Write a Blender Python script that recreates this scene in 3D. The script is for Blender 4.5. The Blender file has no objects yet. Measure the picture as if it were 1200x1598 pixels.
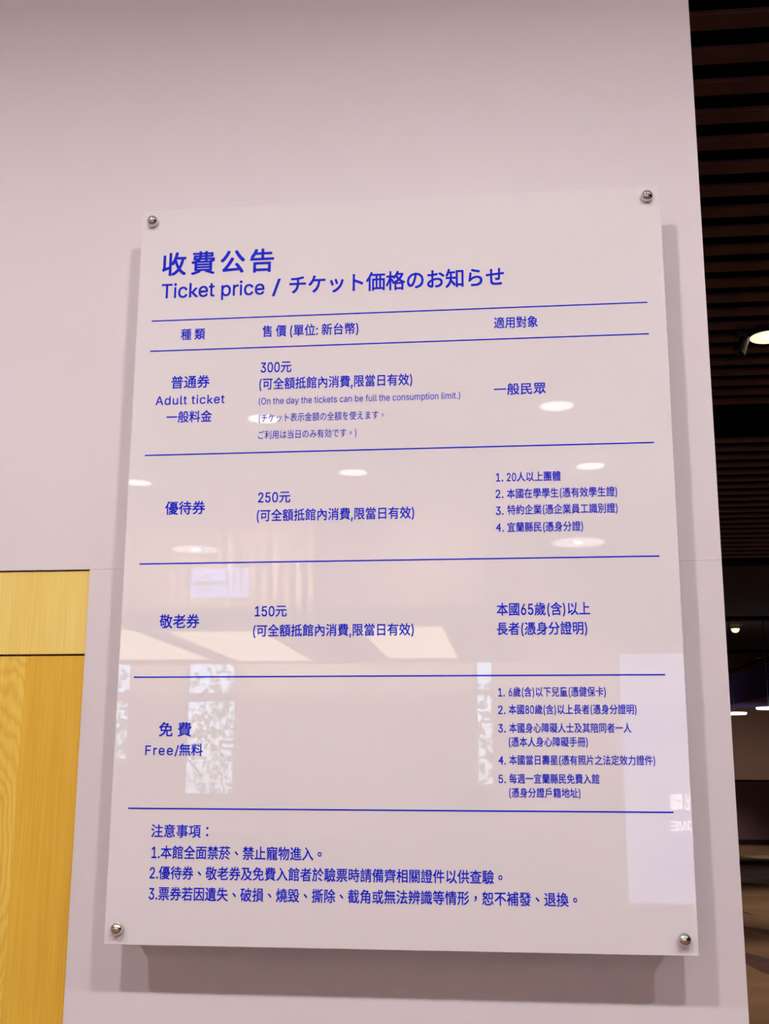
import bpy, bmesh, math, random
from mathutils import Vector, Matrix
random.seed(7)
C = bpy.context.scene.collection
R = math.radians

# ---------------------------------------------------------------- camera
cam_data = bpy.data.cameras.new('camera')
cam_data.sensor_fit = 'HORIZONTAL'
cam_data.sensor_width = 36.0
cam_data.lens = 36.0 * 1831.8358968 / 1200.0
cam_data.clip_start = 0.02
cam_data.clip_end = 200
cam = bpy.data.objects.new('camera', cam_data)
C.objects.link(cam)
cam.location = (0.23800, -2.42828, 1.62000)
cam.rotation_euler = (1.791155, -0.004137, 0.108523)
bpy.context.scene.camera = cam

# ---------------------------------------------------------------- world, exposure
world = bpy.data.worlds.new('world')
bpy.context.scene.world = world
world.use_nodes = True
wn = world.node_tree.nodes
wl = world.node_tree.links
bg = wn['Background']
sky = wn.new('ShaderNodeTexSky')
sky.sky_type = 'HOSEK_WILKIE'
sky.turbidity = 6.0
sky.sun_direction = (0.3, 0.5, 0.8)
wl.new(sky.outputs['Color'], bg.inputs['Color'])
bg.inputs['Strength'].default_value = 34.0
vs = bpy.context.scene.view_settings
bpy.context.scene.display_settings.display_device = 'sRGB'
vs.view_transform = 'Standard'
vs.look = 'None'
vs.gamma = 1.0
vs.use_curve_mapping = False
vs.exposure = 0.19
bpy.context.scene.cycles.sample_clamp_indirect = 0.0
bpy.context.scene.cycles.use_adaptive_sampling = False
bpy.context.scene.cycles.caustics_reflective = False
bpy.context.scene.cycles.caustics_refractive = False

DOWNLIGHT_POWER = 375.0      # spot lamp in every recessed downlight
DOWNLIGHT_TINT = (1.0, 0.935, 0.94)
PANEL_EMIT = 3.8             # luminous canopy panels

# ---------------------------------------------------------------- materials
def mat(name, col, rough=0.5, metal=0.0, spec=0.5, emit=None, estr=0.0, noise=0.0, nscale=8.0, bump=0.0, bscale=200.0):
    m = bpy.data.materials.new(name)
    m.use_nodes = True
    nt = m.node_tree
    b = nt.nodes['Principled BSDF']
    b.inputs['Base Color'].default_value = (*col, 1)
    b.inputs['Roughness'].default_value = rough
    b.inputs['Metallic'].default_value = metal
    b.inputs['Specular IOR Level'].default_value = spec
    if emit:
        b.inputs['Emission Color'].default_value = (*emit, 1)
        b.inputs['Emission Strength'].default_value = estr
    tc = nt.nodes.new('ShaderNodeTexCoord')
    if noise:
        n = nt.nodes.new('ShaderNodeTexNoise')
        n.inputs['Scale'].default_value = nscale
        n.inputs['Detail'].default_value = 5
        nt.links.new(tc.outputs['Object'], n.inputs['Vector'])
        r = nt.nodes.new('ShaderNodeValToRGB')
        r.color_ramp.elements[0].position = 0.3
        r.color_ramp.elements[1].position = 0.7
        r.color_ramp.elements[0].color = (*[c * (1 - noise) for c in col], 1)
        r.color_ramp.elements[1].color = (*[min(1, c * (1 + noise)) for c in col], 1)
        nt.links.new(n.outputs['Fac'], r.inputs['Fac'])
        nt.links.new(r.outputs['Color'], b.inputs['Base Color'])
    if bump:
        n2 = nt.nodes.new('ShaderNodeTexNoise')
        n2.inputs['Scale'].default_value = bscale
        n2.inputs['Detail'].default_value = 3
        nt.links.new(tc.outputs['Object'], n2.inputs['Vector'])
        bp = nt.nodes.new('ShaderNodeBump')
        bp.inputs['Strength'].default_value = bump
        bp.inputs['Distance'].default_value = 0.002
        nt.links.new(n2.outputs['Fac'], bp.inputs['Height'])
        nt.links.new(bp.outputs['Normal'], b.inputs['Normal'])
    return m

M = {}
M['wall'] = mat('wall_paint', (0.75, 0.69, 0.715), 0.75, spec=0.25, noise=0.012, nscale=3, bump=0.12, bscale=350)
M['joint'] = mat('joint_shadow_gap', (0.60, 0.54, 0.56), 0.9)
M['ceiling'] = mat('ceiling_paint', (0.80, 0.77, 0.77), 0.85, spec=0.2)
M['acrylic'] = mat('white_acrylic', (0.80, 0.755, 0.775), 0.0, spec=0.5)
M['acrylic'].node_tree.nodes['Principled BSDF'].inputs['IOR'].default_value = 1.55
M['ink'] = mat('blue_print', (0.001, 0.012, 0.62), 0.5, spec=0.12)
M['chrome'] = mat('polished_chrome', (0.72, 0.70, 0.69), 0.06, metal=1.0)
M['black'] = mat('black_gap', (0.004, 0.003, 0.003), 0.8)
M['beige'] = mat('beige_wall_paint', (0.74, 0.61, 0.50), 0.8, spec=0.2, noise=0.02)
M['upper_wall'] = mat('mauve_upper_wall', (0.26, 0.20, 0.23), 0.8, spec=0.2)
M['slat_light'] = mat('pale_timber_slat', (0.74, 0.58, 0.42), 0.5, noise=0.10, nscale=5)
M['slat_back'] = mat('mauve_backing_board', (0.10, 0.075, 0.10), 0.8)
M['slat_dark'] = mat('dark_walnut_slat', (0.15, 0.052, 0.042), 0.55, noise=0.25, nscale=4)
M['plenum'] = mat('black_plenum', (0.006, 0.004, 0.006), 0.9, spec=0.1)
M['hall_dark'] = mat('hall_dark_paint', (0.10, 0.062, 0.075), 0.8, spec=0.2)
M['hall_brown'] = mat('hall_brown_wall', (0.30, 0.19, 0.16), 0.75, noise=0.06, nscale=0.6)
M['navy'] = mat('navy_fascia_paint', (0.16, 0.12, 0.62), 0.7)
M['grey_edge'] = mat('grey_fascia_edge', (0.10, 0.09, 0.10), 0.6)
M['counter_dark'] = mat('aubergine_counter', (0.42, 0.26, 0.34), 0.6)
M['carpet'] = mat('brown_carpet', (0.19, 0.113, 0.075), 0.95, spec=0.1, noise=0.22, nscale=1.3, bump=0.4, bscale=90)
M['carpet_dark'] = mat('dark_carpet_shard', (0.085, 0.05, 0.05), 0.95, spec=0.1, noise=0.15, nscale=3)
M['lamp_disc'] = mat('lit_lamp_diffuser', (0.9, 0.9, 0.88), 0.4, emit=(1.0, 0.96, 0.90), estr=7.0)
M['lamp_dome'] = mat('glowing_lamp_dome', (0.9, 0.85, 0.84), 0.5, emit=(1.0, 0.93, 0.90), estr=4.0)
M['lamp_bulb'] = mat('bright_bulb', (0.9, 0.9, 0.88), 0.4, emit=(1.0, 0.97, 0.92), estr=14.0)
M['trim_white'] = mat('white_trim_metal', (0.75, 0.72, 0.72), 0.4)
M['warm_lens'] = mat('warm_lamp_lens', (0.9, 0.8, 0.6), 0.4, emit=(1.0, 0.83, 0.55), estr=1.1)
M['hall_disc'] = mat('white_disc_lamp', (0.9, 0.9, 0.9), 0.4, emit=(1.0, 1.0, 0.98), estr=2.2)
M['panel_light'] = mat('luminous_ceiling_panel', (0.9, 0.85, 0.75), 0.5, emit=(1.0, 0.92, 0.62), estr=PANEL_EMIT)
M['frame_grey'] = mat('grey_window_frame', (0.16, 0.14, 0.14), 0.5)
M['leaf'] = mat('tree_foliage', (0.26, 0.42, 0.16), 0.6, noise=0.35, nscale=6)
M['bark'] = mat('tree_bark', (0.12, 0.08, 0.05), 0.9, noise=0.3, nscale=20)
M['grass'] = mat('grass_ground', (0.16, 0.24, 0.10), 0.9, noise=0.25, nscale=3)
M['counter_wood'] = mat('reception_counter_wood', (0.50, 0.36, 0.22), 0.45, noise=0.08, nscale=3)
M['counter_top'] = mat('cream_counter_top', (0.72, 0.66, 0.60), 0.3)
M['plastic_dark'] = mat('dark_plastic', (0.04, 0.04, 0.05), 0.45)
M['paper'] = mat('white_board', (0.80, 0.78, 0.78), 0.6)
M['pic_blue'] = mat('poster_picture_blue', (0.20, 0.24, 0.42), 0.6)
M['pic_red'] = mat('poster_picture_plum', (0.40, 0.16, 0.20), 0.6)
M['pic_tan'] = mat('poster_picture_tan', (0.55, 0.40, 0.25), 0.6)
M['carton'] = mat('cardboard', (0.50, 0.36, 0.22), 0.9)
M['exit_face'] = mat('lit_exit_sign_face', (0.7, 0.7, 0.9), 0.4, emit=(0.36, 0.44, 1.0), estr=4.6)
M['exit_green'] = mat('exit_sign_green', (0.10, 0.35, 0.12), 0.5, emit=(0.45, 0.75, 0.35), estr=1.0)
M['screen_white'] = mat('screen_white_lettering', (0.8, 0.8, 0.9), 0.4, emit=(0.92, 0.92, 1.0), estr=8.0)
M['screen_grey'] = mat('screen_grey_emblem', (0.4, 0.4, 0.5), 0.4, emit=(0.55, 0.50, 0.72), estr=0.9)

def screen_material():
    m = bpy.data.materials.new('blue_lit_screen'); m.use_nodes = True
    nt = m.node_tree; b = nt.nodes['Principled BSDF']
    tc = nt.nodes.new('ShaderNodeTexCoord'); n = nt.nodes.new('ShaderNodeTexNoise')
    n.inputs['Scale'].default_value = 1.4; n.inputs['Detail'].default_value = 6
    nt.links.new(tc.outputs['Object'], n.inputs['Vector'])
    r = nt.nodes.new('ShaderNodeValToRGB')
    r.color_ramp.elements[0].position = 0.35; r.color_ramp.elements[0].color = (0.42, 0.46, 1.0, 1)
    r.color_ramp.elements[1].position = 0.65; r.color_ramp.elements[1].color = (0.62, 0.70, 1.0, 1)
    nt.links.new(n.outputs['Fac'], r.inputs['Fac'])
    nt.links.new(r.outputs['Color'], b.inputs['Emission Color'])
    b.inputs['Base Color'].default_value = (0.2, 0.2, 0.3, 1)
    b.inputs['Emission Strength'].default_value = 2.9
    return m
M['screen'] = screen_material()

def wood_material(name, base, dark, centre=None, straight=False):
    """veneer: nested flat-sawn ovals round centre (object x, z) or plain straight grain"""
    m = bpy.data.materials.new(name); m.use_nodes = True
    nt = m.node_tree; N = nt.nodes; L = nt.links
    b = N['Principled BSDF']
    b.inputs['Roughness'].default_value = 0.42
    b.inputs['Specular IOR Level'].default_value = 0.3
    tc = N.new('ShaderNodeTexCoord')
    def math_(op, a, bb=None):
        x = N.new('ShaderNodeMath'); x.operation = op
        for i, v in enumerate((a, bb)):
            if v is None: continue
            if isinstance(v, (int, float)): x.inputs[i].default_value = v
            else: L.new(v, x.inputs[i])
        return x.outputs[0]
    sep = N.new('ShaderNodeSeparateXYZ'); L.new(tc.outputs['Object'], sep.inputs[0])
    mp = N.new('ShaderNodeMapping'); mp.inputs['Scale'].default_value = (1.0, 1.0, 0.28)
    L.new(tc.outputs['Object'], mp.inputs['Vector'])
    wob = N.new('ShaderNodeTexNoise'); wob.inputs['Scale'].default_value = 14 if not straight else 6
    wob.inputs['Detail'].default_value = 3
    L.new(mp.outputs[0], wob.inputs['Vector'])
    w = math_('MULTIPLY', math_('SUBTRACT', wob.outputs['Fac'], 0.5), 0.055 if not straight else 0.02)
    if straight:
        d = math_('ADD', sep.outputs['X'], w); freq = 520
    else:
        dx = math_('MULTIPLY', math_('SUBTRACT', sep.outputs['X'], centre[0]), 1.0)
        dz = math_('MULTIPLY', math_('SUBTRACT', sep.outputs['Z'], centre[1]), 0.27)
        d = math_('SQRT', math_('ADD', math_('MULTIPLY', dx, dx), math_('MULTIPLY', dz, dz)))
        d = math_('ADD', d, w); freq = 640
    s = math_('MULTIPLY', math_('ADD', math_('SINE', math_('MULTIPLY', d, freq)), 1.0), 0.5)
    s = math_('POWER', s, 1.6)
    # fine vertical fibres
    mp2 = N.new('ShaderNodeMapping'); mp2.inputs['Scale'].default_value = (260, 260, 5)
    L.new(tc.outputs['Object'], mp2.inputs['Vector'])
    fib = N.new('ShaderNodeTexNoise'); fib.inputs['Scale'].default_value = 1.0; fib.inputs['Detail'].default_value = 4
    L.new(mp2.outputs[0], fib.inputs['Vector'])
    # broad streaks
    mp3 = N.new('ShaderNodeMapping'); mp3.inputs['Scale'].default_value = (26, 26, 1.6)
    L.new(tc.outputs['Object'], mp3.inputs['Vector'])
    st = N.new('ShaderNodeTexNoise'); st.inputs['Scale'].default_value = 1.0; st.inputs['Detail'].default_value = 3
    L.new(mp3.outputs[0], st.inputs['Vector'])
    f = math_('ADD', math_('MULTIPLY', s, 0.02 if straight else 0.20), math_('MULTIPLY', fib.outputs['Fac'], 0.45))
    f = math_('ADD', f, math_('MULTIPLY', st.outputs['Fac'], 0.45))
    r = N.new('ShaderNodeValToRGB')
    r.color_ramp.elements[0].position = 0.28; r.color_ramp.elements[0].color = (*base, 1)
    r.color_ramp.elements[1].position = 0.85; r.color_ramp.elements[1].color = (*dark, 1)
    L.new(f, r.inputs['Fac']); L.new(r.outputs['Color'], b.inputs['Base Color'])
    bp = N.new('ShaderNodeBump'); bp.inputs['Strength'].default_value = 0.15; bp.inputs['Distance'].default_value = 0.001
    L.new(f, bp.inputs['Height']); L.new(bp.outputs['Normal'], b.inputs['Normal'])
    return m
M['veneer_figured'] = wood_material('figured_golden_veneer', (0.92, 0.66, 0.13), (0.70, 0.38, 0.03), centre=(-0.855, 1.46))
M['veneer_plain'] = wood_material('plain_golden_veneer', (0.84, 0.53, 0.065), (0.58, 0.28, 0.016), straight=True)
M['veneer_top'] = wood_material('pale_golden_veneer', (0.93, 0.73, 0.23), (0.76, 0.47, 0.06), straight=True)

def glass_material():
    m = bpy.data.materials.new('window_glass'); m.use_nodes = True
    nt = m.node_tree; nt.nodes.clear()
    o = nt.nodes.new('ShaderNodeOutputMaterial'); mx = nt.nodes.new('ShaderNodeMixShader')
    t = nt.nodes.new('ShaderNodeBsdfTransparent'); g = nt.nodes.new('ShaderNodeBsdfGlossy')
    g.inputs['Roughness'].default_value = 0.02
    fr = nt.nodes.new('ShaderNodeFresnel'); fr.inputs['IOR'].default_value = 1.45
    t.inputs['Color'].default_value = (0.93, 0.96, 0.94, 1)
    nt.links.new(fr.outputs[0], mx.inputs[0]); nt.links.new(t.outputs[0], mx.inputs[1]); nt.links.new(g.outputs[0], mx.inputs[2])
    nt.links.new(mx.outputs[0], o.inputs[0])
    return m
M['glass'] = glass_material()

# ---------------------------------------------------------------- helpers
def obj(name, bm, m, parent=None, loc=None, smooth=False, recalc=True):
    me = bpy.data.meshes.new(name)
    if recalc: bmesh.ops.recalc_face_normals(bm, faces=bm.faces)
    bm.to_mesh(me); bm.free()
    me.materials.append(m)
    if smooth:
        for p in me.polygons: p.use_smooth = True
    o = bpy.data.objects.new(name, me)
    C.objects.link(o)
    if parent: o.parent = parent
    if loc: o.location = loc
    return o
def share(name, src, parent, loc, rot=None):
    o = bpy.data.objects.new(name, src.data); C.objects.link(o)
    o.parent = parent; o.location = loc
    if rot: o.rotation_euler = rot
    return o
def add_box(bm, x0, x1, y0, y1, z0, z1, bev=0.0):
    r = bmesh.ops.create_cube(bm, size=1.0)
    vs_ = r['verts']
    for v in vs_:
        v.co = Vector(((x0 + x1) / 2 + v.co.x * (x1 - x0), (y0 + y1) / 2 + v.co.y * (y1 - y0), (z0 + z1) / 2 + v.co.z * (z1 - z0)))
    if bev:
        es = {e for v in vs_ for e in v.link_edges}
        bmesh.ops.bevel(bm, geom=list(es), offset=bev, segments=2, profile=0.5, affect='EDGES')
def box(x0, x1, y0, y1, z0, z1, bev=0.0):
    bm = bmesh.new(); add_box(bm, x0, x1, y0, y1, z0, z1, bev); return bm
def lathe(prof, axis='Z', seg=32):
    """surface of revolution of (radius, height) pairs"""
    bm = bmesh.new(); rings = []
    for r, h in prof:
        ring = []
        if r < 1e-6:
            ring = [bm.verts.new((0, 0, h))]
        else:
            for k in range(seg):
                a = 2 * math.pi * k / seg
                ring.append(bm.verts.new((r * math.cos(a), r * math.sin(a), h)))
        rings.append(ring)
    for a, b_ in zip(rings, rings[1:]):
        for k in range(seg):
            j = (k + 1) % seg
            if len(a) == 1 and len(b_) == 1: continue
            if len(a) == 1: bm.faces.new((a[0], b_[j], b_[k]))
            elif len(b_) == 1: bm.faces.new((a[k], a[j], b_[0]))
            else: bm.faces.new((a[k], a[j], b_[j], b_[k]))
    if axis == '-Y':   # height axis points to -y (out of the sign wall)
        bmesh.ops.rotate(bm, verts=bm.verts, cent=(0, 0, 0), matrix=Matrix.Rotation(R(90), 3, 'X'))
    return bm
def thing(name, label, cat, loc=(0, 0, 0), group=None):
    o = bpy.data.objects.new(name, None); C.objects.link(o)
    o.location = loc; o.empty_display_size = 0.1
    o['label'] = label; o['category'] = cat
    if group: o['group'] = group
    return o
def tag(o, label, cat, group=None):
    o['label'] = label; o['category'] = cat
    if group: o['group'] = group
    return o
def struct(o, label=None):
    o['kind'] = 'structure'
    if label: o['label'] = label
    return o
def spot(name, parent, loc, power, col, size_deg, radius, blend=0.5, rot=(0, 0, 0)):
    l = bpy.data.lights.new(name, 'SPOT'); l.energy = power; l.color = col
    l.spot_size = R(size_deg); l.spot_blend = blend; l.shadow_soft_size = radius
    o = bpy.data.objects.new(name, l); C.objects.link(o); o.parent = parent; o.location = loc; o.rotation_euler = rot
    return o

# ================================================================ ROOM SHELL
EDGE = 0.6662          # right end of the sign wall
DOORX = -0.6715        # right jamb of the door opening
DOORZ = 2.0525         # head of the door opening, level with the wall joint
CEIL = 5.2
HC = 4.2               # hall ceiling (underside of slats)

floor = struct(obj('floor', box(-7.0, 9.0, -14.2, 31.0, -0.2, 0.0), M['carpet']), 'brown carpet floor running from the lobby into the dark hall')
ceil = struct(obj('ceiling', box(-7.0, 9.0, -14.2, 0.15, CEIL + 0.001, CEIL + 0.2), M['ceiling']), 'white lobby ceiling with round recessed downlights')
wl_ = struct(obj('wall_left', box(-7.2, -7.0, -14.2, 31.0, -0.2, CEIL + 0.2), M['wall']), 'plain white side wall of the lobby')
wr_ = struct(obj('wall_right', box(9.0, 9.2, -14.2, 31.0, -0.2, CEIL + 0.2), M['hall_dark']), 'dark side wall of hall and lobby')

# sign wall: dark core with painted boards in front of it, joint left open between them
wall = struct(obj('wall_back', box(DOORX + 0.02, EDGE - 0.004, 0.012, 0.15, 0.0, CEIL), M['joint']), 'white panelled wall that carries the price sign')
core2 = obj('wall_core', box(-7.0, DOORX + 0.02, 0.012, 0.15, DOORZ + 0.01, CEIL), M['joint'], wall)
obj('wall_board', box(-7.0, EDGE, 0.0, 0.012, DOORZ + 0.0002, CEIL, 0.0003), M['wall'], wall)
obj('wall_board', box(DOORX, EDGE, 0.0, 0.012, 0.0, DOORZ - 0.0002, 0.0003), M['wall'], wall)
obj('corner_bead', box(EDGE - 0.004, EDGE + 0.0015, 0.0125, 0.151, 0.0, CEIL), M['wall'], wall)
# hall side header above (closes the lobby ceiling against the lower hall ceiling)
hdr = struct(obj('wall_header', box(EDGE, 9.0, 0.16, 0.30, HC + 0.42, CEIL + 0.2), M['hall_dark']), 'dark header over the opening to the hall')

# door with transom panel, set almost flush in the wall
door = struct(bpy.data.objects.new('door_1', None), 'golden wood veneer door with a matching panel above it'); C.objects.link(door)
obj('door_backing', box(-1.72, DOORX, 0.028, 0.06, 0.0, DOORZ), M['black'], door)
obj('transom_panel', box(-1.70, DOORX - 0.0015, 0.004, 0.028, 1.8702, DOORZ - 0.0022, 0.0008), M['veneer_top'], door)
leaf = obj('door_leaf', box(-1.70, -0.8022, 0.0045, 0.028, 0.01, 1.8660, 0.0005), M['veneer_figured'], door)
obj('veneer_strip', box(-0.8021, DOORX - 0.0015, 0.0045, 0.028, 0.01, 1.8660, 0.0005), M['veneer_plain'], leaf)
obj('door_jamb', box(-1.76, -1.70, 0.0, 0.06, 0.0, DOORZ), M['veneer_plain'], door)
wlo = struct(obj('wall_back_left', box(-7.0, -1.76, 0.0, 0.15, 0.0, DOORZ - 0.0006), M['wall']), 'white wall to the left of the wooden door')

# ================================================================ PRICE SIGN
SIGN_W, SIGN_H, SIGN_Z, YP = 1.14, 1.5594, 2.0737, -0.075
sign = thing('price_sign', 'glossy white acrylic ticket price board with blue lettering on four chrome studs', 'sign', (0, 0, SIGN_Z))
plate = obj('plate', box(-SIGN_W / 2, SIGN_W / 2, YP, YP + 0.010, -SIGN_H / 2, SIGN_H / 2, 0.0012), M['acrylic'], sign)
plate['label'] = 'glossy white acrylic plate'
cap_prof = [(0.0, 0.0155), (0.0045, 0.0150), (0.0082, 0.0132), (0.0108, 0.0105), (0.0122, 0.0072), (0.0128, 0.0035), (0.0128, 0.0008), (0.0120, 0.0)]
stud0 = None
for kx, kz in ((-0.5447, 2.8266), (0.5414, 2.8312), (-0.5435, 1.3240), (0.5438, 1.3235)):
    if stud0 is None:
        st_ = obj('standoff_stud', lathe([(0.0, -0.065)] + [(0.0075, -0.065), (0.0075, -0.0102)], '-Y', 24), M['chrome'], sign, (kx, YP, kz - SIGN_Z), True)
        cp = obj('stud_cap', lathe(cap_prof, '-Y', 40), M['chrome'], st_, (0, 0, 0), True)
        stud0, cap0 = st_, cp
    else:
        st_ = share('standoff_stud', stud0, sign, (kx, YP, kz - SIGN_Z))
        share('stud_cap', cap0, st_, (0, 0, 0))
rule0 = obj('ruled_line', box(-0.5365, 0.5325, -0.00035, 0.0, -0.0014, 0.0014), M['ink'], sign, (0, YP, 2.590 - SIGN_Z))
for z in (2.5200, 2.2846, 2.0490, 1.8134):
    share('ruled_line', rule0, sign, (0, YP, z - SIGN_Z))
obj('ruled_line', box(-0.5345, 0.5357, -0.00035, 0.0, -0.0014, 0.0014), M['ink'], sign, (0, YP, 1.5527 - SIGN_Z))

# ---- lettering: glyph outlines laid out one by one, each line of print one part
GL = {}
FONTS = {}
def _font():
    """Blender's own bundled sans for Latin; the built-in font (which falls back to its CJK face) for the rest"""
    if 'inter' not in FONTS:
        FONTS['inter'] = None
        try:
            import os
            d = bpy.utils.system_resource('DATAFILES', path='fonts')
            FONTS['inter'] = bpy.data.fonts.load(os.path.join(d, 'Inter.woff2'))
        except Exception:
            pass
    return FONTS['inter']
def is_cjk(ch): return ord(ch) > 0x2E80
def _ink(body, plain=False):
    cu = bpy.data.curves.new('glyph', 'FONT'); cu.body = body; cu.size = 1.0
    if not plain and not any(is_cjk(c) for c in body) and _font(): cu.font = _font()
    cu.resolution_u = 3
    o = bpy.data.objects.new('glyph', cu); C.objects.link(o)
    bpy.context.view_layer.update()
    me = bpy.data.meshes.new_from_object(o)
    vs2 = [(v.co.x, v.co.y) for v in me.vertices]
    fs = [tuple(p.vertices) for p in me.polygons]
    bpy.data.objects.remove(o); bpy.data.curves.remove(cu); bpy.data.meshes.remove(me)
    return vs2, fs
def right(body): return max(v[0] for v in _ink(body)[0])
BARL = right('|')
EMV = _ink('國')[0]
EM_LO, EM_HI = min(v[1] for v in EMV), max(v[1] for v in EMV)     # ink box of a full CJK glyph
EM_W = right('國國') - right('國')
CAP = max(v[1] for v in _ink('H')[0])
def glyph(ch, mixed):
    if ch not in GL:
        if ch == ' ':
            GL[ch] = ([], [], right('| |') - right('||'))
        else:
            if ch in 'k4':               # taken from the built-in font, scaled to the same cap height
                r = CAP / max(p[1] for p in _ink('H', True)[0])
                v, f = _ink(ch, True); v = [(p[0] * r, p[1] * r) for p in v]
                adv = (max(p[0] for p in _ink(ch + '|', True)[0]) - max(p[0] for p in _ink('|', True)[0])) * r
            else:
                v, f = _ink(ch)
                adv = EM_W if is_cjk(ch) else right(ch + '|') - BARL
            if ch in '、。，：':          # Traditional Chinese centres these marks in the em square
                cx = (min(p[0] for p in v) + max(p[0] for p in v)) / 2
                cy = (min(p[1] for p in v) + max(p[1] for p in v)) / 2
                v = [(p[0] - cx + adv / 2, p[1] - cy + (EM_LO + EM_HI) / 2) for p in v]
            GL[ch] = (v, f, adv)
    v, f, adv = GL[ch]
    if mixed and not is_cjk(ch):      # Latin and digits beside CJK: nearly as tall as the characters, narrow
        k = 0.88 * (EM_HI - EM_LO) / CAP; kx = k * 0.86
        dy = (EM_LO + EM_HI) / 2 - CAP * k / 2
        v = [(p[0] * kx, p[1] * k + dy) for p in v]; adv = adv * kx
    return v, f, adv
def text_bmesh(body, kind, width, h, weight, thick=0.00035):
    off = {'h': 0.017, '': 0.013, 's': 0.003}.get(weight, 0.008)
    if kind == 'l': off *= 0.5
    size = h / (EM_HI - EM_LO) if kind == 'c' else h / CAP
    gs = [(ch, glyph(ch, kind == 'c')) for ch in body]
    pen = 0; pos = []
    for ch, (v, f, adv) in gs:
        pos.append(pen); pen += adv
    x_first = min(p[0] for p in gs[0][1][0]) if gs[0][1][0] else 0
    last = gs[-1][1]; x_last = pos[-1] + max(p[0] for p in last[0])
    nat = (x_last - x_first) * size
    n = len(body) - 1
    sx = 1.0; ls = 0.0
    if nat > width or n == 0 or (width - nat) / max(1, n) < 0.004 * size: sx = width / nat
    else: ls = (width - nat) / n
    base = -(EM_LO + EM_HI) / 2 * size if kind == 'c' else -CAP / 2 * size
    bm = bmesh.new()
    for i, (ch, (v, f, adv)) in enumerate(gs):
        if not f: continue
        ox = (pos[i] - x_first) * size * sx + ls * i
        # strokes are thickened by overlaid slightly shifted copies of the outline
        for lay, (dx, dy) in enumerate(((-off, -off), (off, -off), (-off, off), (off, off))):
            vv = [bm.verts.new((ox + (p[0] + dx) * size * sx, -thick - lay * 3e-5, base + (p[1] + dy) * size)) for p in v]
            for q in f:
                try: bm.faces.new([vv[k] for k in q])
                except ValueError: pass
    return bm
def text_part(name, body, kind, x0, x1, zc, h, weight, m, parent, y, flip=False, px=0, pz=0, thick=0.00035):
    bm = text_bmesh(body, kind, abs(x1 - x0), h, weight, thick)
    if flip:     # lettering on things that face the sign wall (+y side)
        for v in bm.verts: v.co.x = -v.co.x; v.co.y = -v.co.y
    return obj(name, bm, m, parent, (x0 - px, y, zc - pz), recalc=False)

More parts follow.
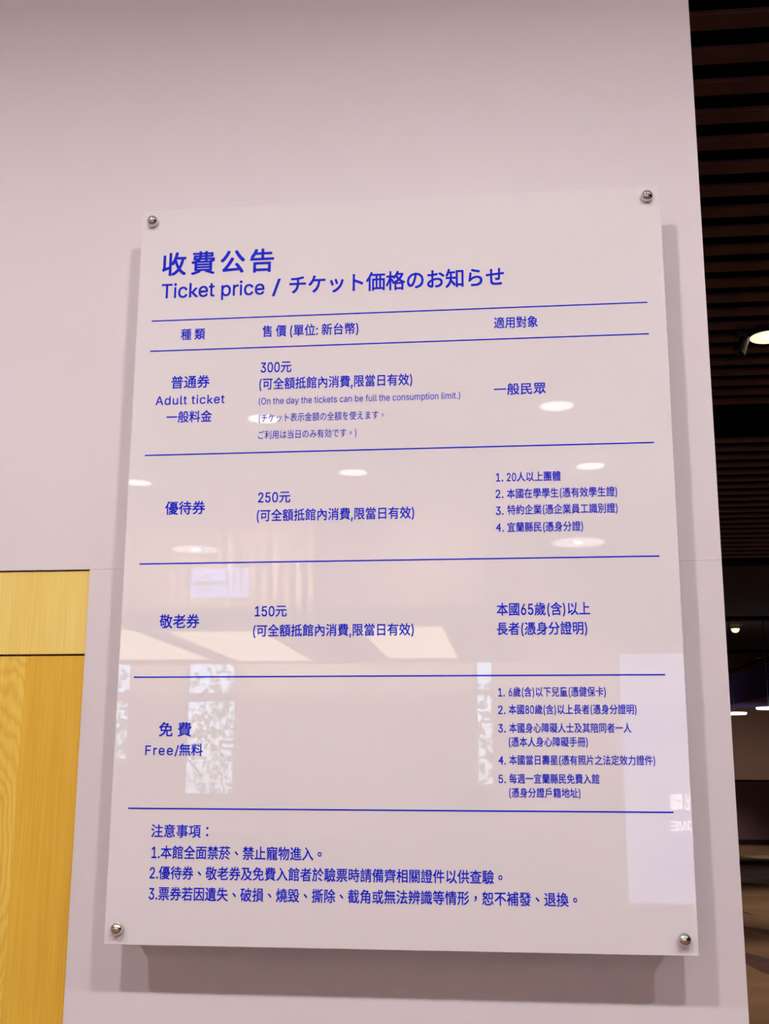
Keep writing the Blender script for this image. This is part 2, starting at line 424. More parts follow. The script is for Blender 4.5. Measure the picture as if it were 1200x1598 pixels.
TEXT=[
('收費公告', 'c', -0.5177, -0.2678, 2.7212, 0.0512, 'h'),
('Ticket price', 'l', -0.517, -0.2869, 2.6591, 0.0329, 'h'),
('/', 'l', -0.2691, -0.2513, 2.6591, 0.033, 'h'),
('チケット価格のお知らせ', 'c', -0.2308, 0.2337, 2.6609, 0.0409, 'h'),
('種 類', 'c', -0.4691, -0.4154, 2.5554, 0.0245, ''),
('售 價', 'c', -0.2882, -0.2359, 2.556, 0.025, ''),
('(單位: 新台幣)', 'c', -0.2271, -0.079, 2.5554, 0.0249, ''),
('適用對象', 'c', 0.2115, 0.3032, 2.5558, 0.0241, ''),
('300元', 'c', -0.2896, -0.223, 2.4739, 0.0251, ''),
('(可全額抵館內消費,限當日有效)', 'c', -0.2914, 0.0368, 2.4363, 0.0247, ''),
('(On the day the tickets can be full the consumption limit.)', 'l', -0.2917, 0.138, 2.3981, 0.0146, 's'),
('(チケット表示金額の全額を使えます。', 'c', -0.2906, -0.0228, 2.3601, 0.0182, 's'),
('ご利用は当日のみ有効です。)', 'c', -0.291, -0.081, 2.3226, 0.0181, 's'),
('普通券', 'c', -0.4857, -0.4013, 2.4461, 0.0269, ''),
('Adult ticket', 'l', -0.5187, -0.3668, 2.4062, 0.0193, ''),
('一般料金', 'c', -0.4927, -0.3935, 2.3677, 0.0244, ''),
('一般民眾', 'c', 0.2091, 0.3163, 2.4078, 0.0239, ''),
('優待券', 'c', -0.4863, -0.4005, 2.1671, 0.0271, ''),
('250元', 'c', -0.2871, -0.2189, 2.1866, 0.0239, ''),
('(可全額抵館內消費,限當日有效)', 'c', -0.2888, 0.0405, 2.1475, 0.0241, ''),
('1.', 'c', 0.21, 0.2244, 2.2185, 0.0194, ''),
('20人以上團體', 'c', 0.2323, 0.3415, 2.2184, 0.0194, ''),
('2.', 'c', 0.2088, 0.2242, 2.1835, 0.0193, ''),
('本國在學學生(憑有效學生證)', 'c', 0.2317, 0.4538, 2.1832, 0.0193, ''),
('3.', 'c', 0.2086, 0.2238, 2.1482, 0.0192, ''),
('特約企業(憑企業員工識別證)', 'c', 0.2321, 0.4534, 2.149, 0.0192, ''),
('4.', 'c', 0.2083, 0.2239, 2.113, 0.0191, ''),
('宜蘭縣民(憑身分證)', 'c', 0.2314, 0.3832, 2.1129, 0.0191, ''),
('本國65歲(含)以上', 'c', 0.2071, 0.3916, 1.9448, 0.0246, ''),
('長者(憑身分證明)', 'c', 0.2065, 0.3846, 1.9058, 0.0244, ''),
('敬老券', 'c', -0.4871, -0.4034, 1.927, 0.027, ''),
('150元', 'c', -0.2871, -0.2212, 1.9466, 0.0229, ''),
('(可全額抵館內消費,限當日有效)', 'c', -0.2895, 0.0393, 1.9063, 0.0235, ''),
('免 費', 'c', -0.478, -0.4116, 1.7075, 0.0268, ''),
('Free/', 'l', -0.5044, -0.4357, 1.6667, 0.0185, ''),
('無料', 'c', -0.4341, -0.3862, 1.6673, 0.0228, ''),
('注意事項：', 'c', -0.4844, -0.3687, 1.5091, 0.0237, ''),
('1.本館全面禁菸、禁止寵物進入。', 'c', -0.4815, -0.1414, 1.4684, 0.0239, ''),
('2.優待券、敬老券及免費入館者於驗票時請備齊相關證件以供查驗。', 'c', -0.4835, 0.2089, 1.4294, 0.0237, ''),
('3.票券若因遺失、破損、燒毀、撕除、截角或無法辨識等情形，恕不補發、退換。', 'c', -0.4835, 0.3489, 1.3902, 0.024, ''),
('1.', 'c', 0.2072, 0.2198, 1.7804, 0.0181, ''),
('6歲(含)以下兒童(憑健保卡)', 'c', 0.2277, 0.4164, 1.7807, 0.0181, ''),
('2.', 'c', 0.2066, 0.2204, 1.746, 0.018, ''),
('本國80歲(含)以上長者(憑身分證明)', 'c', 0.2271, 0.4742, 1.7464, 0.0179, ''),
('3.', 'c', 0.206, 0.2201, 1.7104, 0.0178, ''),
('本國身心障礙人士及其陪同者一人', 'c', 0.2274, 0.4629, 1.7106, 0.0178, ''),
('(憑本人身心障礙手冊)', 'c', 0.2264, 0.3785, 1.6838, 0.0177, ''),
('4.', 'c', 0.2056, 0.2193, 1.6487, 0.0176, ''),
('本國當日壽星(憑有照片之法定效力證件)', 'c', 0.2262, 0.5053, 1.6491, 0.0176, ''),
('5.', 'c', 0.205, 0.2186, 1.6133, 0.0175, ''),
('每週一宜蘭縣民免費入館', 'c', 0.2256, 0.3982, 1.6136, 0.0175, ''),
('(憑身分證戶籍地址)', 'c', 0.2251, 0.3612, 1.5871, 0.0174, ''),
]

for (t, k, x0, x1, zc, hh, w) in TEXT:
    text_part('printed_text', t, k, x0, x1, zc, hh, w, M['ink'], sign, YP, pz=SIGN_Z)

# ================================================================ LOBBY CEILING LIGHTS
def downlight(x, y, z, rad, label, group, power, cone=115, proto=[]):
    t = thing('recessed_downlight', label, 'ceiling light', (x, y, z), group)
    key = (rad, len(proto))
    ex = [p for p in proto if p[0] == rad]
    if not ex:
        a = obj('trim_ring', lathe([(rad * 1.10, 0.0), (rad * 1.10, -0.012), (rad, -0.014), (rad, 0.0)], seg=40), M['trim_white'], t)
        b_ = obj('diffuser', lathe([(rad * 0.998, -0.008), (0.0, -0.008)], seg=40), M['lamp_disc'], t)
        proto.append((rad, a, b_))
    else:
        share('trim_ring', ex[0][1], t, (0, 0, 0)); share('diffuser', ex[0][2], t, (0, 0, 0))
    if power:
        spot('downlight_lamp', t, (0, 0, -0.03), power, DOWNLIGHT_TINT, cone, rad * 1.0, 0.35)
    return t
DL = [
    (1.34, -2.9, 'round lobby ceiling downlight nearest the sign, towards the hall side'),
    (-1.12, -2.9, 'round lobby ceiling downlight nearest the sign, towards the door side'),
    (-3.6, -2.9, 'round lobby ceiling downlight beyond the door, in the row nearest the sign'),
    (3.8, -2.9, 'round lobby ceiling downlight out over the hall opening, in the row nearest the sign'),
    (0.7165, -8.945, 'round ceiling downlight mirrored in the board under the text for the general public'),
    (-2.2621, -9.09, 'round ceiling downlight mirrored over the small Japanese line of the adult ticket row'),
    (-1.6442, -11.353, 'round ceiling downlight mirrored in the middle of the board above the 250 price'),
    (-4.4079, -11.609, 'round ceiling downlight mirrored at the left edge of the board, cut by the edge'),
    (1.1864, -11.314, 'round ceiling downlight mirrored in the board above the list that starts with 20'),
]
for i, (x, y, lb) in enumerate(DL):
    downlight(x, y, CEIL, 0.165 if i >= 4 else 0.13, lb, 'round downlights in the lobby ceiling', DOWNLIGHT_POWER * (1.0 if i < 4 else 1.3), 132 if i < 4 else 140)

def pendant(x, y, z, rad, label):
    t = thing('dome_pendant_lamp', label, 'pendant lamp', (x, y, z), 'wide dome pendant lamps by the slatted wall')
    obj('shade', lathe([(rad, 0.0), (rad, 0.012), (rad * 0.7, 0.035), (rad * 0.3, 0.05), (0.03, 0.06), (0.0, 0.06)], seg=48), M['ceiling'], t)
    obj('diffuser', lathe([(rad * 0.985, 0.002), (0.0, 0.006)], seg=48), M['lamp_dome'], t)
    obj('bulb', lathe([(0.0, -0.012), (0.035, -0.008), (0.045, 0.002)], seg=24), M['lamp_bulb'], t, smooth=True)
    obj('cable', lathe([(0.006, 0.055), (0.006, CEIL - z)], seg=8), M['plastic_dark'], t)
pendant(-3.4611, -11.0, 4.2005, 0.27, 'wide white dome pendant lamp mirrored above the exit sign')
pendant(0.9969, -11.0, 4.2086, 0.30, 'wide white dome pendant lamp mirrored under the list that starts with 20')

# ================================================================ FAR END OF THE LOBBY (seen as reflections in the board)
FY = -14.0
openings = [(-5.60, -5.165, 1.70, 3.30), (-4.373, -3.63, 1.33, 3.22), (-0.2954, -0.035, 1.47, 3.35)]
wf = struct(obj('wall_front', box(-7.0, 9.0, FY - 0.2, FY, 3.36, CEIL), M['upper_wall']), 'lobby wall facing the sign, with windows')
xs = [-7.0]
for a, b_, c, d in openings: xs += [a, b_]
xs += [9.0]
for i in range(0, len(xs), 2):
    obj('wall_pier', box(xs[i], xs[i + 1], FY - 0.2, FY, 0.0, 3.36), M['beige'], wf)
for a, b_, c, d in openings:
    obj('sill_wall', box(a, b_, FY - 0.2, FY, 0.0, c), M['beige'], wf)
    obj('lintel', box(a, b_, FY - 0.2, FY, d, 3.36), M['beige'], wf)
for i, (a, b_, c, d) in enumerate(openings):
    w = struct(obj('window_%d' % (i + 1), box(a, a + 0.03, FY - 0.14, FY - 0.06, c, d), M['frame_grey']), 'tall window onto the garden trees')
    obj('window_frame', box(b_ - 0.03, b_, FY - 0.14, FY - 0.06, c, d), M['frame_grey'], w)
    for z0, z1 in ((c, c + 0.03), (d - 0.03, d)) + (((2.62, 2.74),) if i < 2 else ((2.70, 2.78),)):
        obj('window_rail', box(a + 0.03, b_ - 0.03, FY - 0.13, FY - 0.07, z0, z1), M['frame_grey'], w)
    obj('pane', box(a + 0.03, b_ - 0.03, FY - 0.103, FY - 0.097, c + 0.03, d - 0.03), M['glass'], w)
# slatted cladding high on that wall
def cladding(x0, x1, z0, z1, label, pitch=0.167):
    t = thing('slatted_wall_cladding', label, 'wall cladding', (x0, FY, z0))
    obj('backing_board', box(0, x1 - x0, 0.0, 0.02, 0, z1 - z0), M['slat_back'], t)
    n = int((x1 - x0) / pitch); s0 = None
    for k in range(n):
        if s0 is None: s0 = obj('slat', box(0, 0.085, 0.02, 0.075, 0, z1 - z0, 0.003), M['slat_light'], t, (0.04, 0, 0))
        else: share('slat', s0, t, (0.04 + k * pitch, 0, 0))
cladding(-5.35, -2.35, 3.77, 5.10, 'pale vertical timber slats high on the wall behind the exit sign')
cladding(-1.60, 0.06, 3.87, 5.18, 'pale vertical timber slats high on the wall to the side of the small window')
# wall washers added to brighten the slats in the board reflection
for x, y, lb in ((-4.6, -12.4, 'added black wall washer that brightens the slats nearer the side wall'), (-3.1, -12.4, 'added black wall washer that brightens the slats behind the exit sign'), (-0.8, -12.4, 'added black wall washer that brightens the slats near the small window')):
    t = thing('added_wall_washer', lb, 'spotlight', (x, y, CEIL), 'added black wall washers that brighten the slatted cladding')
    obj('mount', box(-0.04, 0.04, -0.04, 0.04, -0.05, 0.0, 0.004), M['plastic_dark'], t)
    obj('head', lathe([(0.0, 0.0), (0.045, 0.0), (0.05, -0.12), (0.042, -0.12), (0.0, -0.08)], seg=20), M['plastic_dark'], t, (0, 0, -0.05))
    spot('added_washer_lamp', t, (0, 0, -0.18), 420, (1.0, 0.84, 0.62), 110, 0.04, 0.5, (R(-52), 0, 0))
# low canopy with luminous panels
can = thing('ceiling_canopy', 'low white ceiling canopy with three warm luminous panels', 'canopy', (0, 0, 3.1))
cx0, cx1, cy0, cy1 = -5.6, 0.4, -13.6, -9.3
plist = [(-5.0, -3.75, -13.0, -9.7), (-3.45, -2.42, -13.3, -9.9), (-1.37, -0.48, -13.05, -9.63)]
xs = [cx0] + [v for p in plist for v in p[:2]] + [cx1]
obj('canopy_slab', box(cx0, cx1, cy0, cy1, 0.03, 0.16), M['upper_wall'], can)
obj('bounce_blocker', box(cx0 + 0.02, cx1 - 0.02, cy0 + 0.02, cy1 - 0.02, 0.16, 0.165), M['plastic_dark'], can)  # dark sheet added on the canopy top to stop light bouncing to the ceiling
for i in range(0, len(xs), 2): obj('canopy_board', box(xs[i], xs[i + 1], cy0, cy1, 0.0, 0.03), M['beige'], can)
for a, b_, c, d in plist:
    obj('canopy_board', box(a, b_, cy0, c, 0.0, 0.03), M['beige'], can)
    obj('canopy_board', box(a, b_, d, cy1, 0.0, 0.03), M['beige'], can)
    pnl = obj('light_panel', box(a, b_, c, d, 0.012, 0.029), M['panel_light'], can)
for x in (-5.5, 0.3):
    for y in (-13.5, -9.4):
        obj('hanger_rod', lathe([(0.01, 0.16), (0.01, CEIL - 3.1)], seg=8), M['plastic_dark'], can, (x, y, 0))
# exit sign hanging in front of the slats
ex = thing('exit_sign', 'lit white hanging exit sign with green arrow and running figure, mirrored in the board', 'exit sign', (-2.905, -10.0, 3.64))
obj('sign_box', box(-0.316, 0.316, -0.05, 0.0, -0.158, 0.158, 0.006), M['exit_face'], ex)
bm = bmesh.new()
add_box(bm, -0.262, 0.02, 0.0, 0.003, -0.018, 0.018)
for s in (1, -1):
    vs3 = [bm.verts.new((x, yy, s * z)) for yy in (0.0, 0.003) for x, z in ((-0.275, 0.0), (-0.23, 0.0), (-0.115, 0.10), (-0.16, 0.10))]
    for f in ((0, 1, 2, 3), (7, 6, 5, 4), (0, 4, 5, 1), (1, 5, 6, 2), (2, 6, 7, 3), (3, 7, 4, 0)): bm.faces.new([vs3[k] for k in f])
obj('arrow', bm, M['exit_green'], ex)
bm = bmesh.new()
add_box(bm, 0.075, 0.105, 0.0, 0.003, -0.10, 0.10); add_box(bm, 0.235, 0.262, 0.0, 0.003, -0.10, 0.10); add_box(bm, 0.105, 0.235, 0.0, 0.003, 0.085, 0.10)
obj('doorway_symbol', bm, M['exit_green'], ex)
bm = bmesh.new()
bmesh.ops.create_circle(bm, cap_ends=True, radius=0.016, segments=16, matrix=Matrix.Translation((0.165, 0.003, 0.058)) @ Matrix.Rotation(R(90), 4, 'X'))
def limb(bm, pts, w):
    for (xa, za), (xb, zb) in zip(pts, pts[1:]):
        d = Vector((xb - xa, 0, zb - za)).normalized(); n = Vector((-d.z, 0, d.x)) * w / 2
        q = [bm.verts.new(Vector((xx, 0.003, zz)) + sg * n) for xx, zz, sg in ((xa, za, 1), (xb, zb, 1), (xb, zb, -1), (xa, za, -1))]
        bm.faces.new(q)
limb(bm, [(0.165, 0.04), (0.175, -0.02)], 0.028)
limb(bm, [(0.165, 0.03), (0.135, 0.015), (0.125, -0.005)], 0.012)
limb(bm, [(0.168, 0.03), (0.205, 0.02), (0.215, 0.04)], 0.012)
limb(bm, [(0.175, -0.02), (0.145, -0.045), (0.15, -0.09)], 0.015)
limb(bm, [(0.175, -0.02), (0.205, -0.05), (0.225, -0.085)], 0.015)
obj('running_figure', bm, M['exit_green'], ex)
for sx in (-0.2, 0.2): obj('hanger_rod', lathe([(0.006, 0.158), (0.006, CEIL - 3.64)], seg=8), M['plastic_dark'], ex, (sx, -0.025, 0))
# notice board with small pictures
nb = thing('notice_board', 'white wall board with rows of small pictures, faint in the board reflection', 'notice board', (-2.45, FY, 1.93))
obj('board', box(-0.75, 0.75, 0.0, 0.03, -0.37, 0.37, 0.003), M['paper'], nb)
obj('heading_bar', box(-0.62, 0.45, 0.03, 0.033, 0.25, 0.29), M['pic_blue'], nb)
for r_, mm in ((-0.02, ('pic_tan', 'pic_blue')), (-0.22, ('pic_red', 'pic_red'))):
    for k in range(6):
        obj('picture', box(-0.66 + k * 0.145, -0.56 + k * 0.145, 0.03, 0.033, r_ - 0.06, r_ + 0.06), M[mm[k % 2]], nb)
bm = lathe([(0.05, 0.0), (0.05, 0.003), (0.0, 0.003)], '-Y', 20)
bmesh.ops.rotate(bm, verts=bm.verts, cent=(0, 0, 0), matrix=Matrix.Rotation(R(180), 3, 'Z'))
obj('round_emblem', bm, M['pic_blue'], nb, (0.56, 0.03, 0.13))
# reception counter and what stands on it
ct = thing('reception_counter', 'long wooden reception counter with a cream top', 'counter', (-1.3, -9.4, 0))
obj('counter_body', box(-2.0, 2.2, -0.30, 0.30, 0.0, 1.06, 0.004), M['counter_wood'], ct)
obj('counter_top', box(-2.06, 2.26, -0.36, 0.36, 1.06, 1.10, 0.006), M['counter_top'], ct)
obj('plinth', box(-1.95, 2.15, 0.30, 0.305, 0.0, 0.10), M['plastic_dark'], ct)
for k in range(1, 6): obj('front_batten', box(-2.0 + k * 0.7 - 0.004, -2.0 + k * 0.7 + 0.004, 0.30, 0.304, 0.10, 1.05), M['plastic_dark'], ct)
def monitor(x, y, z, label, w=0.42, h=0.28):
    t = thing('computer_monitor', label, 'monitor', (x, y, z))
    obj('stand_foot', box(-0.11, 0.11, -0.08, 0.08, 0, 0.012, 0.003), M['plastic_dark'], t)
    obj('stand_neck', box(-0.02, 0.02, -0.02, 0.0, 0.012, 0.16), M['plastic_dark'], t)
    obj('screen_housing', box(-w / 2, w / 2, 0.0, 0.035, 0.10, 0.10 + h, 0.006), M['plastic_dark'], t)
    obj('display', box(-w / 2 + 0.012, w / 2 - 0.012, -0.002, 0.0, 0.115, 0.085 + h), M['pic_blue'], t)
monitor(-2.15, -9.4, 1.10, 'small upright dark monitor on the counter under the notice board', 0.18, 0.26)
monitor(-0.15, -9.42, 1.10, 'wide dark monitor on the counter near the small window', 0.46, 0.30)
def carton(x, y, z, w, d, h, label, a=0.0):
    t = thing('cardboard_box', label, 'box', (x, y, z)); t.rotation_euler = (0, 0, a)
    obj('carton_body', box(-w / 2, w / 2, -d / 2, d / 2, 0, h, 0.003), M['carton'], t)
    obj('sealing_tape', box(-w / 2, w / 2, -0.025, 0.025, h, h + 0.001), M['paper'], t)
    obj('flap_seam', box(-w / 2, w / 2, d / 2, d / 2 + 0.001, h * 0.45, h * 0.5), M['counter_top'], t)
carton(-0.75, -9.4, 1.10, 0.34, 0.26, 0.18, 'brown carton on the middle of the counter', 0.2)
carton(0.55, -9.4, 1.10, 0.28, 0.24, 0.14, 'small brown carton near the end of the counter', -0.3)
def plant(x, y, z, label):
    t = thing('potted_plant', label, 'plant', (x, y, z))
    obj('pot', lathe([(0.0, 0), (0.07, 0), (0.095, 0.16), (0.10, 0.17), (0.09, 0.17), (0.085, 0.14), (0.0, 0.14)], seg=24), M['paper'], t, smooth=False)
    bm = bmesh.new(); rnd = random.Random(3)
    for k in range(34):
        a = rnd.uniform(0, 6.28); tilt = rnd.uniform(0.1, 1.0); ln = rnd.uniform(0.12, 0.26)
        d = Vector((math.cos(a) * math.sin(tilt), math.sin(a) * math.sin(tilt), math.cos(tilt))); s = Vector((-math.sin(a), math.cos(a), 0)) * 0.022
        p0 = Vector((0, 0, 0.14)); p1 = p0 + d * ln * 0.55; p2 = p0 + d * ln + Vector((0, 0, -0.03))
        q = [bm.verts.new(p) for p in (p0, p1 + s, p2, p1 - s)]; bm.faces.new(q)
    obj('foliage', bm, M['leaf'], t)
plant(-1.55, -9.4, 1.10, 'small bushy green plant in a white pot on the counter')
# white low bench
bn = thing('low_bench', 'low white rectangular bench on the carpet behind the lobby counter side', 'bench', (-3.9, -10.2, 0))
obj('seat', box(-0.7, 0.7, -0.25, 0.25, 0.36, 0.44, 0.01), M['counter_top'], bn)
for sx in (-0.58, 0.58): obj('leg', box(sx - 0.04, sx + 0.04, -0.22, 0.22, 0.0, 0.36), M['paper'], bn)
# blue lit welcome screen
sc = thing('welcome_screen', 'tall pale blue lit welcome screen mirrored at the lower right of the board', 'display screen', (1.60, -7.05, 0))
sc.rotation_euler = (0, 0, R(-5))
obj('screen_housing', box(-0.56, 0.56, -0.09, -0.004, 0.66, 2.58, 0.006), M['trim_white'], sc)
obj('screen_face', box(-0.545, 0.545, -0.004, 0.0, 0.70, 2.545), M['screen'], sc)
obj('foot_post', box(-0.06, 0.06, -0.08, -0.02, 0.03, 0.66), M['trim_white'], sc)
obj('foot_plate', box(-0.35, 0.35, -0.25, 0.16, 0.0, 0.03, 0.004), M['trim_white'], sc)
# lettering faces +y (towards the sign); it reads mirrored in the reflection
def screen_line(body, kind, w, zc, h, m):
    """each character a part of the screen, reading left to right for someone facing it from the sign wall"""
    n = len(body); step = w / n
    for i, ch in enumerate(body):
        x0 = w / 2 - i * step - step * 0.08
        text_part('screen_character', ch, kind, x0, x0 - step * (0.84 if ch != 'I' else 0.2), zc, h, '', m, sc, 0.0, flip=True, thick=0.003)
screen_line('WELCOME', 'l', 0.43, 1.255, 0.068, M['screen_white'])
screen_line('歡迎光臨', 'c', 0.43, 1.43, 0.115, M['screen_white'])
screen_line('MUSEUM', 'l', 0.36, 1.855, 0.045, M['screen_grey'])
bm = bmesh.new()
for k in range(28):
    a0, a1 = R(-55 + k * 10.3), R(-55 + (k + 1) * 10.3)
    q = [bm.verts.new((0.0 + r * math.cos(a), 0.002, 2.01 + r * math.sin(a))) for r, a in ((0.05, a0), (0.08, a0), (0.08, a1), (0.05, a1))]
    bm.faces.new(q)
bmesh.ops.create_circle(bm, cap_ends=True, radius=0.03, segments=20, matrix=Matrix.Translation((0.0, 0.002, 2.01)) @ Matrix.Rotation(R(90), 4, 'X'))
obj('round_emblem', bm, M['screen_grey'], sc)

# garden outside the windows
gr = struct(obj('ground', box(-14.0, 9.0, -30.0, FY - 0.2, -0.35, -0.05), M['grass']), 'garden lawn outside the lobby windows')
def tree(x, y, h, label, seed):
    rnd = random.Random(seed)
    t = thing('garden_tree', label, 'tree', (x, y, -0.05))
    obj('trunk', lathe([(0.0, 0), (0.11, 0), (0.08, h * 0.3), (0.05, h * 0.7), (0.0, h * 0.9)], seg=10), M['bark'], t)
    bm = bmesh.new()
    for k in range(1300):
        d = Vector((rnd.gauss(0, 1), rnd.gauss(0, 1), rnd.gauss(0, 1))).normalized() * (rnd.random() ** 0.4)
        p = Vector((d.x * h * 0.33, d.y * h * 0.33, h * 0.62 + d.z * h * 0.36))
        u = Vector((rnd.gauss(0, 1), rnd.gauss(0, 1), rnd.gauss(0, 1))).normalized(); v = u.orthogonal().normalized()
        s = rnd.uniform(0.05, 0.10)
        bm.faces.new([bm.verts.new(p + s * q) for q in (u, v * 0.5, -u, -v * 0.5)])
    obj('foliage', bm, M['leaf'], t)
tree(-6.9, -18.0, 3.6, 'leafy garden tree outside the window at the left edge of the reflection', 1)
tree(-4.6, -18.6, 3.9, 'leafy garden tree outside the wide window', 2)
tree(0.5, -18.6, 3.8, 'leafy garden tree outside the narrow window', 3)

# ================================================================ THE DARK HALL (right of the sign wall)
hall = struct(obj('ceiling_hall', box(-7.0, 9.0, 0.15, 31.0, HC + 0.40, HC + 0.60), M['plenum']), 'black hall ceiling above the brown slats')
sl = thing('slatted_ceiling', 'dark brown slatted ceiling bay nearest the white wall', 'slatted ceiling', (2.5, 0, HC))
s0 = None
for k in range(-3, 22):
    y = 1.3159 + k * 0.2098
    if s0 is None: s0 = obj('slat', box(-3.5, 5.5, -0.2098 * 0.22, 0.2098 * 0.22, 0, 0.018, 0.002), M['slat_dark'], sl, (0, y, 0))
    else: share('slat', s0, sl, (0, y, 0))
obj('carrier_rail', box(-3.5, 5.5, 5.86, 5.98, 0.0, 0.30), M['plenum'], sl)
for x in (-3.0, 0.0, 3.0): obj('carrier_rail', box(x, x + 0.04, 0.4, 5.9, 0.061, 0.11), M['plenum'], sl)
sl2 = thing('slatted_ceiling', 'finer dark brown slatted ceiling bay further into the hall', 'slatted ceiling', (2.5, 0, HC - 0.12))
s0 = None
for k in range(21):
    y = 6.30 + k * 0.2455
    if s0 is None: s0 = obj('slat', box(-3.5, 5.5, -0.052, 0.052, 0, 0.018, 0.002), M['slat_dark'], sl2, (0, y, 0))
    else: share('slat', s0, sl2, (0, y, 0))
for x in (-3.0, 0.0, 3.0): obj('carrier_rail', box(x, x + 0.04, 6.1, 11.4, 0.051, 0.11), M['plenum'], sl2)
obj('end_fascia', box(-3.5, 5.5, 11.42, 11.7, -0.02, 0.12), M['plenum'], sl2)
hd = struct(obj('ceiling_hall_deep', box(-7.0, 9.0, 11.7, 31.0, HC, HC + 0.2), M['hall_dark']), 'plain dark ceiling deep in the hall')
for y in (17.5, 22.9): obj('ceiling_beam', box(-7.0, 9.0, y - 0.12, y + 0.12, -0.05, 0.0), M['plenum'], hd, (0, 0, HC))
hf = struct(obj('wall_far', box(-7.0, 9.0, 30.6, 30.8, 0.0, HC + 0.4), M['hall_brown']), 'brown far wall of the hall')
# navy fascia running obliquely under the hall ceiling
nf = thing('navy_fascia', 'slanting navy blue fascia with a thin grey top edge across the hall ceiling', 'fascia', (0, 0, 0))
def prism(pts, z0, z1):
    bm = bmesh.new(); a = [bm.verts.new((x, y, z0)) for x, y in pts]; b_ = [bm.verts.new((x, y, z1)) for x, y in pts]
    bm.faces.new(a); bm.faces.new(b_[::-1])
    for k in range(len(pts)):
        j = (k + 1) % len(pts); bm.faces.new((a[k], b_[k], b_[j], a[j]))
    return bm
obj('fascia_board', prism([(5.2, 29.0), (5.6, 27.9), (5.86, 24.3), (6.3, 19.0), (6.5, 19.0), (6.7, 29.0)], 3.36, 4.06), M['navy'], nf)
obj('top_edge', prism([(5.15, 29.0), (5.55, 27.9), (5.82, 24.3), (6.26, 19.0), (6.5, 19.0), (6.7, 29.0)], 4.06, 4.145), M['grey_edge'], nf)
# counter across the far end
hc_ = thing('hall_counter', 'long dark aubergine counter across the far end of the hall', 'counter', (5.5, 28.0, 0))
obj('counter_body', box(-4.0, 3.4, 0.0, 0.6, 0.0, 1.50, 0.01), M['counter_dark'], hc_)
obj('counter_top', box(-4.05, 3.45, -0.05, 0.65, 1.50, 1.54, 0.008), M['grey_edge'], hc_)
obj('kick_plate', box(-4.0, 3.4, -0.01, 0.0, 0.0, 0.12), M['plastic_dark'], hc_)
al = bpy.data.lights.new('counter_glow', 'AREA'); al.shape = 'RECTANGLE'; al.size = 7.0; al.size_y = 0.3; al.energy = 22; al.color = (1.0, 0.78, 0.62)
ao = bpy.data.objects.new('counter_glow', al); C.objects.link(ao); ao.parent = hc_; ao.location = (-0.3, 1.0, 1.2); ao.rotation_euler = (R(180 - 35), 0, 0)
# disc pendants deep in the hall
def disc(x, y, z, label):
    t = thing('disc_pendant_lamp', label, 'pendant lamp', (x, y, z), 'white disc pendants deep in the hall')
    obj('disc', lathe([(0.0, 0.0), (0.19, 0.0), (0.20, 0.012), (0.20, 0.035), (0.0, 0.035)], seg=36), M['hall_disc'], t)
    obj('cable', lathe([(0.008, 0.035), (0.008, HC - z)], seg=6), M['plastic_dark'], t)
disc(3.90, 18.0, 2.63, 'glowing white disc pendant half hidden by the edge of the white wall')
disc(4.46, 18.0, 2.715, 'glowing white disc pendant at the right edge of the photo')
# warm downlight dropped through the slats, with its dark mount
wlmp = thing('warm_downlight', 'warm white round downlight in the brown slatted ceiling', 'ceiling light', (1.782, 4.35, HC - 0.035))
obj('housing', lathe([(0.0, 0.30), (0.108, 0.30), (0.115, 0.0), (0.105, 0.0), (0.100, 0.01)], seg=36), M['plastic_dark'], wlmp)
obj('lens', lathe([(0.108, -0.002), (0.09, 0.006), (0.0, 0.012)], seg=36), M['warm_lens'], wlmp)
obj('lamp_core', lathe([(0.03, 0.0), (0.025, -0.004), (0.0, -0.006)], seg=20), M['lamp_bulb'], wlmp, (0.03, 0, 0))
spot('warm_lamp', wlmp, (0, 0, -0.03), 90, (1.0, 0.80, 0.58), 120, 0.08, 0.7)
tr = thing('track_spotlight', 'small black spotlight head under the slats beside the warm downlight', 'spotlight', (1.625, 4.35, HC))
obj('mount', box(-0.03, 0.03, -0.03, 0.03, -0.03, 0.0, 0.004), M['plastic_dark'], tr)
bm = lathe([(0.0, 0.07), (0.025, 0.07), (0.04, -0.05), (0.035, -0.05), (0.0, -0.03)], seg=20)
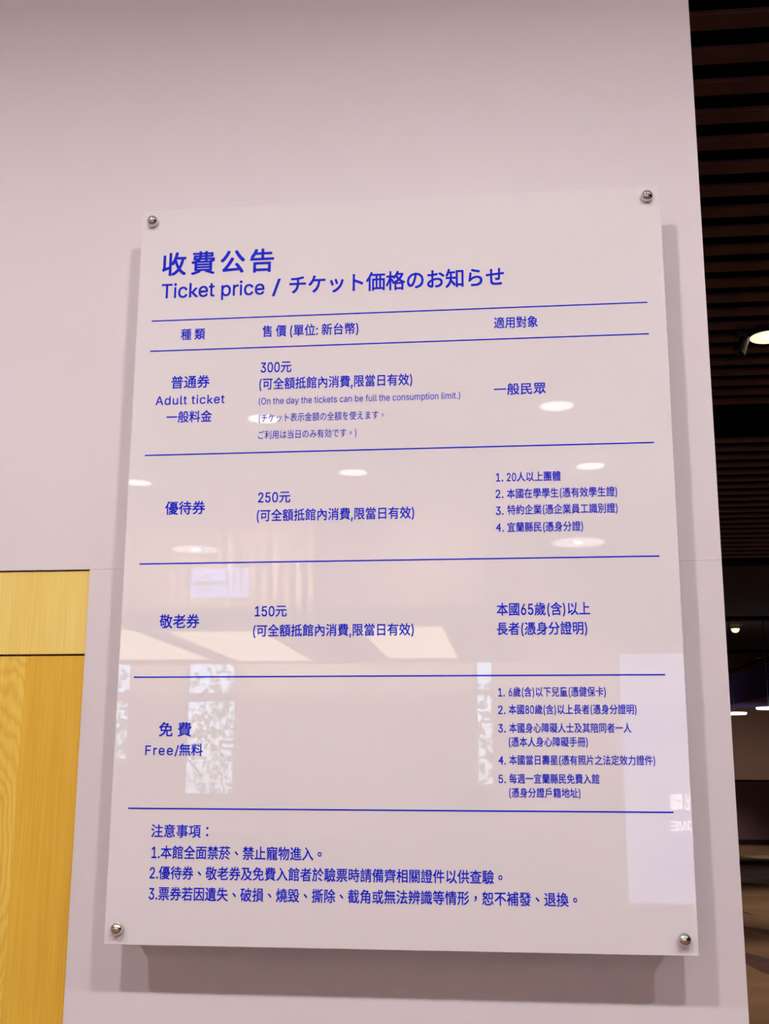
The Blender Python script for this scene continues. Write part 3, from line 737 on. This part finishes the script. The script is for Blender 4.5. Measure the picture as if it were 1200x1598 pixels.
bmesh.ops.rotate(bm, verts=bm.verts, cent=(0, 0, 0), matrix=Matrix.Rotation(R(25), 3, 'Y'))
obj('head', bm, M['plastic_dark'], tr, (0, 0, -0.085))
# small bowl spotlight far in the hall
bw = thing('bowl_spotlight', 'small glowing bowl spotlight on the deep hall ceiling', 'spotlight', (4.12, 18.66, HC))
obj('stem', lathe([(0.02, 0.0), (0.02, -0.05)], seg=10), M['plastic_dark'], bw)
obj('bowl', lathe([(0.0, -0.125), (0.04, -0.115), (0.065, -0.09), (0.075, -0.05), (0.0, -0.05)], seg=24), M['warm_lens'], bw, smooth=True)
spot('bowl_lamp', bw, (0, 0, -0.16), 60, (0.9, 0.92, 1.0), 70, 0.05, 0.6)
# dark shard pattern laid in the hall carpet
for k, pts in enumerate(([(2.9, 13.75), (3.05, 12.7), (2.95, 13.0), (2.6, 13.6)],
                         [(2.60, 11.75), (2.757, 11.26), (3.0, 10.2), (3.2, 10.6), (2.95, 11.3)],
                         [(2.05, 9.9), (2.37, 9.52), (2.9, 8.3), (2.6, 7.9), (2.30, 8.35), (2.23, 8.9)])):
    obj('carpet_shard', prism(pts, 0.0, 0.002), M['carpet_dark'], floor)
# hall lamps out of view; the one by the counter is added to brighten it
for x, y, p, lb in ((3.2, 8.0, 440, 'black hall downlight over the near carpet'), (4.6, 13.5, 460, 'black hall downlight over the middle carpet'), (5.45, 23.4, 270, 'black hall downlight over the far carpet'), (4.4, 25.6, 260, 'added black downlight that brightens the front of the far counter')):
    t = thing('hall_downlight', lb, 'ceiling light', (x, y, HC - 0.14 if y < 11 else HC - 0.06), 'black downlights over the hall')
    obj('housing', lathe([(0.0, 0.05), (0.08, 0.05), (0.08, -0.05), (0.07, -0.05), (0.065, 0.0)], seg=24), M['plastic_dark'], t)
    obj('lens', lathe([(0.066, 0.0), (0.0, 0.0)], seg=24), M['warm_lens'], t)
    spot('hall_lamp', t, (0, 0, -0.07), p, (1.0, 0.82, 0.62) if p != 270 else (0.85, 1.0, 1.0), 85 if p != 270 else 18, 0.06, 0.7)
